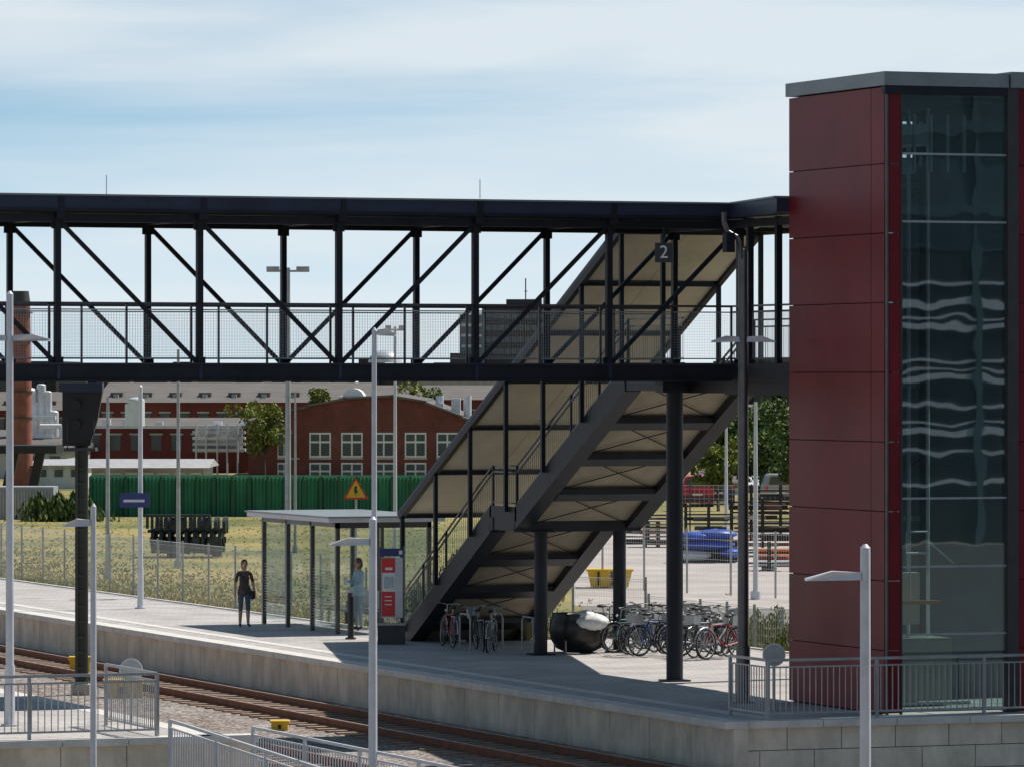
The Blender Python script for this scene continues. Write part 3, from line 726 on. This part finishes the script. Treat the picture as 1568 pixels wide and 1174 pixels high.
# ------------------------------------------------------------ trees
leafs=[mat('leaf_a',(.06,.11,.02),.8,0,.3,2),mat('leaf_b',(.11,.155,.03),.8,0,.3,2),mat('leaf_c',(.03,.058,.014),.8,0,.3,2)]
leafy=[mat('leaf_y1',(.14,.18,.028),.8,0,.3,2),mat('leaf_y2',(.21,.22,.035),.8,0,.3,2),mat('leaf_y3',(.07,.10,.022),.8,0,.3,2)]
bark=mat('bark',(.06,.045,.035),.9)
def tree(name,px,D,z0,h,r,n=1400,ms=leafs,ls=.22):
    t=M(name,CAM); x=X(px,D); 
    t.cyl((x,D,z0),(x+R(-.1,.1),D,z0+h*.5),.12*h/5,bark,8,.07*h/5)
    bl=[]
    for i in range(9):
        a=R(0,6.28); rr=R(0,.7)*r; c=Vector((x+math.cos(a)*rr,D+math.sin(a)*rr,z0+h*R(.42,.85))); bl.append((c,R(.3,.5)*r))
        t.cyl((x,D,z0+h*.35),c,.05*h/5,bark,5,.015)
    for i in range(n):
        c,br=random.choice(bl); d=Vector((R(-1,1),R(-1,1),R(-1,1)))
        if d.length<.01: continue
        d=d.normalized()*br*R(.55,1.08); p_=c+d; a=Vector((R(-1,1),R(-1,1),R(-1,1))).normalized(); b_=a.cross(Vector((R(-1,1),R(-1,1),R(-1,1)))).normalized()
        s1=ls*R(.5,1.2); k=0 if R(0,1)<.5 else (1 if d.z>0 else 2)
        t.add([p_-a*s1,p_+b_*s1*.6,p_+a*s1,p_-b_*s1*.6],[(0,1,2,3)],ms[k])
    return t.done()
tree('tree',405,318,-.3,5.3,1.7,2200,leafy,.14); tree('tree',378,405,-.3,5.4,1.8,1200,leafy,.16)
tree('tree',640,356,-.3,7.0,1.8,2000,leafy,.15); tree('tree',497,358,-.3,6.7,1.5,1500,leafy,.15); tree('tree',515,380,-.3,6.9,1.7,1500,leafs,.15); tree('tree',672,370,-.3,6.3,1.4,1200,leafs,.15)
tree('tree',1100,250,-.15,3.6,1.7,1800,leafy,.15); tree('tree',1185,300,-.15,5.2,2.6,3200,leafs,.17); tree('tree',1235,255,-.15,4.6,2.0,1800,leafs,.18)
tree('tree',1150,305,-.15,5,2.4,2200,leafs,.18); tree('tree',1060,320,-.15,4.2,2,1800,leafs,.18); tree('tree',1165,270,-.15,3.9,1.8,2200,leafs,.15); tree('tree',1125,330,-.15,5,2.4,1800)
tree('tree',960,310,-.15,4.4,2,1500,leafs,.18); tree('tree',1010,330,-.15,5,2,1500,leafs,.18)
def bush(name,items,ms,n=500,ls=.07):
    t=M(name,CAM)
    for px,D,r,h in items:
        for i in range(n):
            a=R(0,6.28); q_=abs(random.gauss(0,.45)); z=-.15+h*R(0,1)*max(.1,1-q_*.7)
            p_=Vector((X(px,D)+math.cos(a)*q_*r,D+math.sin(a)*q_*r,z)); d=Vector((R(-.5,.5),R(-.5,.5),1)).normalized(); b_=d.cross(Vector((R(-1,1),R(-1,1),0))).normalized()
            t.add([p_-d*ls,p_+b_*ls*.5,p_+d*ls*1.3,p_-b_*ls*.5],[(0,1,2,3)],random.choice(ms))
    return t.done()
bush('roadside_bushes',[(660,131,.8,1.2),(690,132,1,1.9),(700,134,1.2,2.0),(640,133,.7,1.2)],leafs+leafy,700)
bush('roadside_weeds',[(1135,121,.5,.8),(1160,122,.7,1.0),(1190,123,.8,1.1),(1205,119,.6,.7),(1100,126,.8,.6),(900,127,1,.7),(820,130,1,.8)],leafy,600,.05)
bush('distant_bushes',[(p_,232,1.3,1.3) for p_ in (90,112,128,60)]+[(p_,272,1.8,1.3) for p_ in (1000,1050,1205)],leafs,500,.13)
gr=[mat('grass_dry',(.40,.31,.12),.9),mat('grass_yellow',(.33,.29,.075),.9),mat('grass_green',(.13,.17,.04),.9),mat('grass_green2',(.18,.21,.045),.9),mat('grass_straw',(.30,.22,.13),.9)]
g=M('short_grass')
def tuft(u,v,h,cols):
    m=random.choice(cols)
    for k in range(3):
        a=R(0,3.14); du,dv=math.cos(a)*.03,math.sin(a)*.03; lx,ly=R(-.1,.1),R(-.1,.1)
        g.add([(u-du,v-dv,-.16),(u+du,v+dv,-.16),(u+lx,v+ly,-.16+h*R(.6,1.1))],[(0,1,2)],m)
for i in range(14000):
    v=R(116,200); u=43.7+abs(random.gauss(0,4.5))
    n_=math.sin(u*.9+v*.13)+math.sin(v*.35+u*.3)+R(-1,1)
    tuft(u,v,R(.04,.14)+(.1*R(0,1) if u<45.2 else 0),[gr[0],gr[1],gr[4]] if n_>-.4 else gr[1:4])
for i in range(3000):
    D=R(150,238); px=R(-10,700); u,v=uv(px,D)
    tuft(u,v,R(.04,.1),gr[1:4])
for i in range(3500):
    u=R(48.8,54); v=R(97,125); tuft(u,v,R(.1,.4),gr)
g.done()

# ------------------------------------------------------------ bikes
def bicycle(u,v,yaw,col,lean=.08):
    T=Matrix.Translation((u,v,0))@Matrix.Rotation(yaw,4,'Z')@Matrix.Rotation(lean,4,'X')
    b=M('bicycle',T); fm=mat('bike_paint_%d'%col,[(.02,.02,.025),(.25,.02,.02),(.02,.05,.2),(.03,.18,.12),(.4,.4,.42),(.06,.06,.07)][col],.35,.1,.05)
    wr=.335
    for x in (-.53,.53):
        b.torus((x,0,wr+.02),wr-.01,.02,rubber,24,5); b.torus((x,0,wr+.02),wr-.035,.010,galv,24,4)
        for k in range(12):
            t=k*math.pi/6; b.cyl((x,0,wr+.02),(x+math.cos(t)*(wr-.03),0,wr+.02+math.sin(t)*(wr-.03)),.0025,galv,3,cap=False)
        b.cyl((x,-.04,wr+.02),(x,.04,wr+.02),.025,galv,8)
        pts=[(x+math.cos(a)*(wr+.035),0,wr+.02+math.sin(a)*(wr+.035)) for a in [math.radians(q) for q in range(20,181,20)]]
        b.path(pts,.014,galv if col%2 else fm,4)
    z=wr+.02; bbk=(-.1,0,.29); seat=(-.24,0,.78); hd=(.36,0,.82); hd2=(.39,0,.66)
    for a,c in ((bbk,seat),(seat,(.37,0,.76)),(bbk,hd2),(bbk,(-.53,.05,z)),(bbk,(-.53,-.05,z)),(seat,(-.53,.05,z)),(seat,(-.53,-.05,z)),(hd,hd2)): b.cyl(a,c,.017,fm,6)
    for s_ in (-.05,.05): b.cyl(hd2,(.53,s_,z),.014,fm,6)
    b.cyl(seat,(-.28,0,.93),.013,galv,6); b.ball((-.3,0,.96),(.14,.08,.04),black,10,6)
    b.cyl(hd,(.33,0,1.0),.013,galv,6); b.path([(.18,.29,1.02),(.3,.2,1.03),(.34,0,1.0),(.3,-.2,1.03),(.18,-.29,1.02)],.012,galv,6)
    for s_ in (-.29,.29): b.cyl((.12,s_,1.02),(.22,s_,1.02),.018,black,6)
    b.cyl((-.1,-.05,.29),(-.1,-.035,.29),.09,darkgrey,14); b.cyl((-.1,-.08,.29),(-.02,-.08,.15),.01,galv,5); b.cyl((-.1,.08,.29),(-.18,.08,.43),.01,galv,5)
    b.box(-.05,.03,-.15,-.07,.13,.15,black); b.box(-.21,-.15,.07,.15,.42,.44,black)
    b.box(-.75,-.35,-.06,.06,.74,.755,galv); b.cyl((-.7,.05,.74),(-.55,.05,z),.006,galv,4); b.cyl((-.7,-.05,.74),(-.55,-.05,z),.006,galv,4)
    if col in (0,4):
        for s_ in (-.13,.13): b.beam((.42,s_,.85),(.68,s_,.88),.008,.2,galv)
        b.beam((.68,-.13,.88),(.68,.13,.88),.008,.2,galv)
    b.ball((.45,0,.86),(.03,.03,.03),white,8,5)
    return b.done()
k=0
for px,D in ((938,121),(949,119.8),(960,119),(971,118.3),(982,117.7),(993,117.2),(1008,116.8),(1062,117),(1073,116.6),(1084,116.2),(1095,115.9),(1106,115.6),(1045,120),(1018,120.8),(1032,121.4),(1060,120.4),(1098,119.0),(985,121.2),(1084,119.6)):
    u,v=uv(px,D); bicycle(u,v,-TH+R(-.35,.35)+(math.pi if k%2 else 0)+.7,[0,5,0,3,4,0,2,4,5,0,4,1,0,5,4,2,0,1,5][k],R(-.12,.12)); k+=1
for px,D,c in ((685,120.5,1),(735,119,0),(752,118.4,5)):
    u,v=uv(px,D); bicycle(u,v,1.25+R(-.25,.2),c,R(-.1,.1))
for px,D in ((712,119.5),(808,118),(1030,118)):
    r=M('bicycle_rack'); u,v=uv(px,D)
    for dx in (0,.8): r.path([(u+dx,v-.35,0),(u+dx,v-.35,.75),(u+dx,v-.28,.83),(u+dx,v+.28,.83),(u+dx,v+.35,.75),(u+dx,v+.35,0)],.022,galv,8)
    r.done()
q=M('round_waste_container',CAM); D=118.5; x=X(886,D)
pf=[(.30,0),(.52,.1),(.64,.3),(.68,.5),(.66,.72),(.60,.86),(.62,.9),(.56,.9),(.5,.8)]
n=28; vs=[]; 
for r_,z in pf:
    for i in range(n): a=2*math.pi*i/n; vs.append((x+r_*math.cos(a),D+r_*math.sin(a),z))
q.add(vs,[(j*n+i,j*n+(i+1)%n,(j+1)*n+(i+1)%n,(j+1)*n+i) for j in range(len(pf)-1) for i in range(n)],mat('black_plastic',(.018,.018,.02),.35,0,.2,2),True)
q.ball((x+.28,D-.45,.72),(.42,.35,.2),mat('white_sack',(.75,.75,.73),.6,0,.15,5,.6,8),20,10,jit=.07); q.ball((x+.15,D-.4,.86),(.25,.25,.12),MATS['white_sack'],16,8,jit=.07); q.done()

# ------------------------------------------------------------ people
def person(name,u,v,yaw,h,top,legs,hair,pose,longs=False,kneelen=False):
    skin=mat('skin',(.50,.30,.21),.6,0,.08,6); shoe=mat('shoes_dark',(.03,.025,.022),.6)
    js={};E=[];rad=[]
    P=[];
    def J(n_,p_,r_,par=None):
        js[n_]=len(P); P.append(p_); rad.append(r_)
        if par is not None: E.append((js[par],js[n_]))
    J('pel',(0,0,.94),(.145,.105)); J('waist',(0,.0,1.08),(.122,.095),'pel'); J('chest',(0,.005,1.26),(.15,.105),'waist'); J('up',(0,.01,1.38),(.12,.085),'chest'); J('nk',(0,0,1.455),(.052,.052),'up'); J('nk2',(0,-.012,1.52),(.05,.05),'nk')
    for s_,a in ((-1,'l'),(1,'r')):
        J('hip'+a,(s_*.09,0,.86),(.09,.09),'pel'); J('kn'+a,(s_*.095,-.015,.49),(.058,.06),'hip'+a); J('cf'+a,(s_*.1,.01,.34),(.052,.055),'kn'+a); J('an'+a,(s_*.105,.02,.09),(.036,.038),'cf'+a); J('to'+a,(s_*.125,-.13,.04),(.036,.03),'an'+a)
        J('sh'+a,(s_*.165,.01,1.385),(.056,.056),'up')
        el,wr=pose[a]
        J('el'+a,(s_*el[0],el[1],el[2]),(.042,.042),'sh'+a); J('wr'+a,(s_*wr[0],wr[1],wr[2]),(.027,.027),'el'+a)
        e=Vector((s_*el[0],el[1],el[2])); w_=Vector((s_*wr[0],wr[1],wr[2])); d=(w_-e).normalized()
        J('pa'+a,tuple(w_+d*.075),(.028,.036),'wr'+a)
    me=bpy.data.meshes.new('body'); me.from_pydata(P,E,[]); o=bpy.data.objects.new('body_tmp',me); sc.collection.objects.link(o)
    sk=o.modifiers.new('s','SKIN'); sk.use_smooth_shade=True
    for i,r_ in enumerate(rad):
        me.skin_vertices[0].data[i].radius=r_
    me.skin_vertices[0].data[0].use_root=True
    ss=o.modifiers.new('u','SUBSURF'); ss.levels=2; ss.render_levels=2
    dg=bpy.context.evaluated_depsgraph_get(); ev=o.evaluated_get(dg); m2=bpy.data.meshes.new_from_object(ev)
    T=Matrix.Translation((u,v,0))@Matrix.Rotation(yaw,4,'Z')@Matrix.Scale(h/1.72,4)
    fig=M(name,T)
    slv=1.02 if longs else 1.17; knee=.1 if not kneelen else .42
    for pl in m2.polygons:
        c=pl.center; 
        if c.z>1.44: m=skin
        elif abs(c.x)>.185 or (c.z>.78 and c.z<1.35 and c.y<-.13): m=top if (c.z>slv or longs and c.z>.93) else skin
        elif c.z>.88: m=top
        elif c.z>knee: m=legs
        elif c.z>.1: m=skin
        else: m=shoe
        fig.add([m2.vertices[i].co for i in pl.vertices],[tuple(range(len(pl.vertices)))],m,True)
    bpy.data.objects.remove(o)
    n=20; vs=[(math.cos(2*math.pi*i/n)*rx,math.sin(2*math.pi*i/n)*ry,z) for z,rx,ry in ((.84,.178,.135),(.95,.168,.128),(1.08,.142,.112)) for i in range(n)]
    fig.add(vs,[(j*n+i,j*n+(i+1)%n,(j+1)*n+(i+1)%n,(j+1)*n+i) for j in range(2) for i in range(n)],top,True)
    for s_,a in ((-1,'l'),(1,'r')):
        el,wr=pose[a]; e=Vector((s_*el[0],el[1],el[2])); w_=Vector((s_*wr[0],wr[1],wr[2])); d=(w_-e).normalized(); f_=Vector((0,-1,0)) if abs(d.y)<.8 else Vector((s_*-1,0,0)); sd=(f_-d*f_.dot(d)).normalized(); inn=Vector((-s_,0,0)) if abs(d.x)<.8 else Vector((0,0,-1))
        for k in range(4):
            b0_=w_+d*.095+sd*(.03-.02*k); L_=[.06,.068,.062,.048][k]; m1=b0_+d*L_*.55+inn*.008; fig.cyl(b0_,m1,.0095,skin,6); fig.cyl(m1,m1+d*L_*.5+inn*.022,.0085,skin,6,.006)
        tb=w_+d*.03+sd*.03; tm=tb+sd*.025+d*.03; fig.cyl(tb,tm,.011,skin,6); fig.cyl(tm,tm+d*.03+sd*.004,.0095,skin,6,.007)
    hz=1.615
    fig.ball((0,-.02,hz),(.074,.092,.112),skin,18,14)
    fig.ball((0,-.045,hz-.06),(.052,.06,.055),skin,14,8)
    fig.ball((0,.0,hz+.022),(.088,.1,.108),hair,18,12,zlo=-.35); fig.ball((0,.035,hz-.03),(.085,.07,.12),hair,16,10)
    fig.cyl((0,-.108,hz+.012),(0,-.128,hz-.022),.008,skin,8,.014)
    for s_ in (-1,1):
        fig.ball((s_*.03,-.098,hz+.006),(.013,.009,.008),white,8,5); fig.ball((s_*.03,-.105,hz+.006),(.006,.005,.006),black,6,4); fig.box(s_*.03-.016,s_*.03+.016,-.112,-.102,hz+.024,hz+.029,hair)
        fig.ball((s_*.076,-.01,hz-.005),(.012,.02,.03),skin,8,6)
    fig.box(-.022,.022,-.107,-.098,hz-.052,hz-.045,mat('lips',(.3,.1,.09),.5))
    return fig,T
browntop=mat('brown_blouse',(.075,.055,.05),.8,0,.6,9); jeans=mat('blue_denim',(.06,.10,.19),.8,0,.25,8); hairb=mat('hair_brown',(.07,.04,.025),.6)
relaxed={'l':((.23,.03,1.12),(.25,-.04,.88)),'r':((.235,.02,1.12),(.26,-.05,.88))}
D=130.3; u,v=uv(374,D); f,T=person('standing_woman',u,v,-TH+.25,1.70,browntop,jeans,hairb,relaxed,kneelen=True)
f.path([(-.16,-.02,1.42),(-.05,-.12,1.25),(.1,-.13,1.05),(.2,-.05,.92)],.012,black,6); f.box(.17,.27,-.1,.08,.72,.93,black); f.done()
hold={'l':((.22,-.03,1.12),(.12,-.24,1.2)),'r':((.22,-.03,1.12),(.1,-.22,1.05))}
D=128.5; u,v=uv(549,D); f,T=person('waiting_passenger',u,v,-TH-1.0,1.8,mat('light_blue_jacket',(.45,.62,.72),.8,0,.2,6),mat('light_trousers',(.4,.46,.5),.8),mat('hair_grey',(.10,.075,.06),.6),hold,longs=True)
f.box(-.09,.07,-.36,-.33,1.1,1.3,white); f.done()

# ------------------------------------------------------------ camera, light, world
cam=bpy.data.cameras.new('camera'); co=bpy.data.objects.new('camera',cam); sc.collection.objects.link(co); sc.camera=co
co.location=(0,0,H); co.rotation_euler=(math.pi/2,0,-TH); cam.lens=36*F/1568; cam.shift_y=-9/1568; cam.clip_end=20000; cam.clip_start=1
sd=Vector((.66,.12,1.0)).normalized(); el=math.asin(sd.z)
sl=bpy.data.lights.new('sun','SUN'); so=bpy.data.objects.new('sun',sl); sc.collection.objects.link(so); sl.energy=5; sl.angle=math.radians(.5); sl.color=(1,.95,.87)
so.rotation_euler=sd.to_track_quat('Z','Y').to_euler()
w=bpy.data.worlds.new('World'); sc.world=w; w.use_nodes=True; nt=w.node_tree;N=nt.nodes;L=nt.links
bg=N['Background']; bg.inputs[1].default_value=.12
sk=N.new('ShaderNodeTexSky'); sk.sky_type='NISHITA'; sk.sun_disc=False; sk.sun_elevation=el; sk.sun_rotation=math.atan2(sd.x,sd.y); sk.air_density=1.0; sk.dust_density=.3; sk.ozone_density=1.5
tc=N.new('ShaderNodeTexCoord')
va=N.new('ShaderNodeVectorMath'); va.operation='MULTIPLY_ADD'; va.inputs[1].default_value=(1,1,2.6); va.inputs[2].default_value=(0,0,.14)
vn_=N.new('ShaderNodeVectorMath'); vn_.operation='NORMALIZE'
L.new(tc.outputs['Generated'],va.inputs[0]); L.new(va.outputs[0],vn_.inputs[0]); L.new(vn_.outputs[0],sk.inputs[0])
tint=N.new('ShaderNodeMixRGB'); tint.blend_type='MULTIPLY'; tint.inputs[0].default_value=1; tint.inputs[2].default_value=(1.02,1.2,1.06,1); L.new(sk.outputs[0],tint.inputs[1])
mp=N.new('ShaderNodeMapping'); mp.inputs['Rotation'].default_value=(0,math.radians(-7),TH); mp.inputs['Scale'].default_value=(6,6,55)
L.new(tc.outputs['Generated'],mp.inputs[0])
n=N.new('ShaderNodeTexNoise'); n.inputs['Scale'].default_value=.75; n.inputs['Detail'].default_value=7; n.inputs['Roughness'].default_value=.48; n.inputs['Distortion'].default_value=.3
L.new(mp.outputs[0],n.inputs['Vector'])
r=N.new('ShaderNodeValToRGB'); r.color_ramp.elements[0].position=.36; r.color_ramp.elements[1].position=.62; r.color_ramp.elements[1].color=(.85,.85,.85,1)
L.new(n.outputs['Fac'],r.inputs[0])
sx=N.new('ShaderNodeSeparateXYZ'); L.new(tc.outputs['Generated'],sx.inputs[0])
mr=N.new('ShaderNodeMapRange'); mr.inputs['From Min'].default_value=0; mr.inputs['From Max'].default_value=.06; mr.inputs['To Min'].default_value=.85; mr.inputs['To Max'].default_value=.0
L.new(sx.outputs['Z'],mr.inputs[0])
# high clouds thin out towards the zenith (clear deep blue overhead)
mf=N.new('ShaderNodeMapRange'); mf.inputs['From Min'].default_value=.09; mf.inputs['From Max'].default_value=.25; mf.inputs['To Min'].default_value=1; mf.inputs['To Max'].default_value=.08
L.new(sx.outputs['Z'],mf.inputs[0])
mm_=N.new('ShaderNodeMath'); mm_.operation='MULTIPLY'; L.new(r.outputs[0],mm_.inputs[0]); L.new(mf.outputs[0],mm_.inputs[1])
zd=N.new('ShaderNodeMapRange'); zd.inputs['From Min'].default_value=.09; zd.inputs['From Max'].default_value=.35; zd.inputs['To Min'].default_value=1; zd.inputs['To Max'].default_value=.62
L.new(sx.outputs['Z'],zd.inputs[0])
dk=N.new('ShaderNodeVectorMath'); dk.operation='SCALE'; L.new(tint.outputs[0],dk.inputs[0]); L.new(zd.outputs[0],dk.inputs['Scale'])
mx0=N.new('ShaderNodeMixRGB'); mx0.inputs[2].default_value=(6.2,7.1,7.8,1); L.new(mr.outputs[0],mx0.inputs[0]); L.new(dk.outputs[0],mx0.inputs[1])
mx=N.new('ShaderNodeMixRGB'); mx.inputs[2].default_value=(6.6,7.1,7.4,1)
L.new(mm_.outputs[0],mx.inputs[0]); L.new(mx0.outputs[0],mx.inputs[1]); L.new(mx.outputs[0],bg.inputs[0])
sc.view_settings.view_transform='Standard'; sc.view_settings.look='None'; sc.view_settings.exposure=0
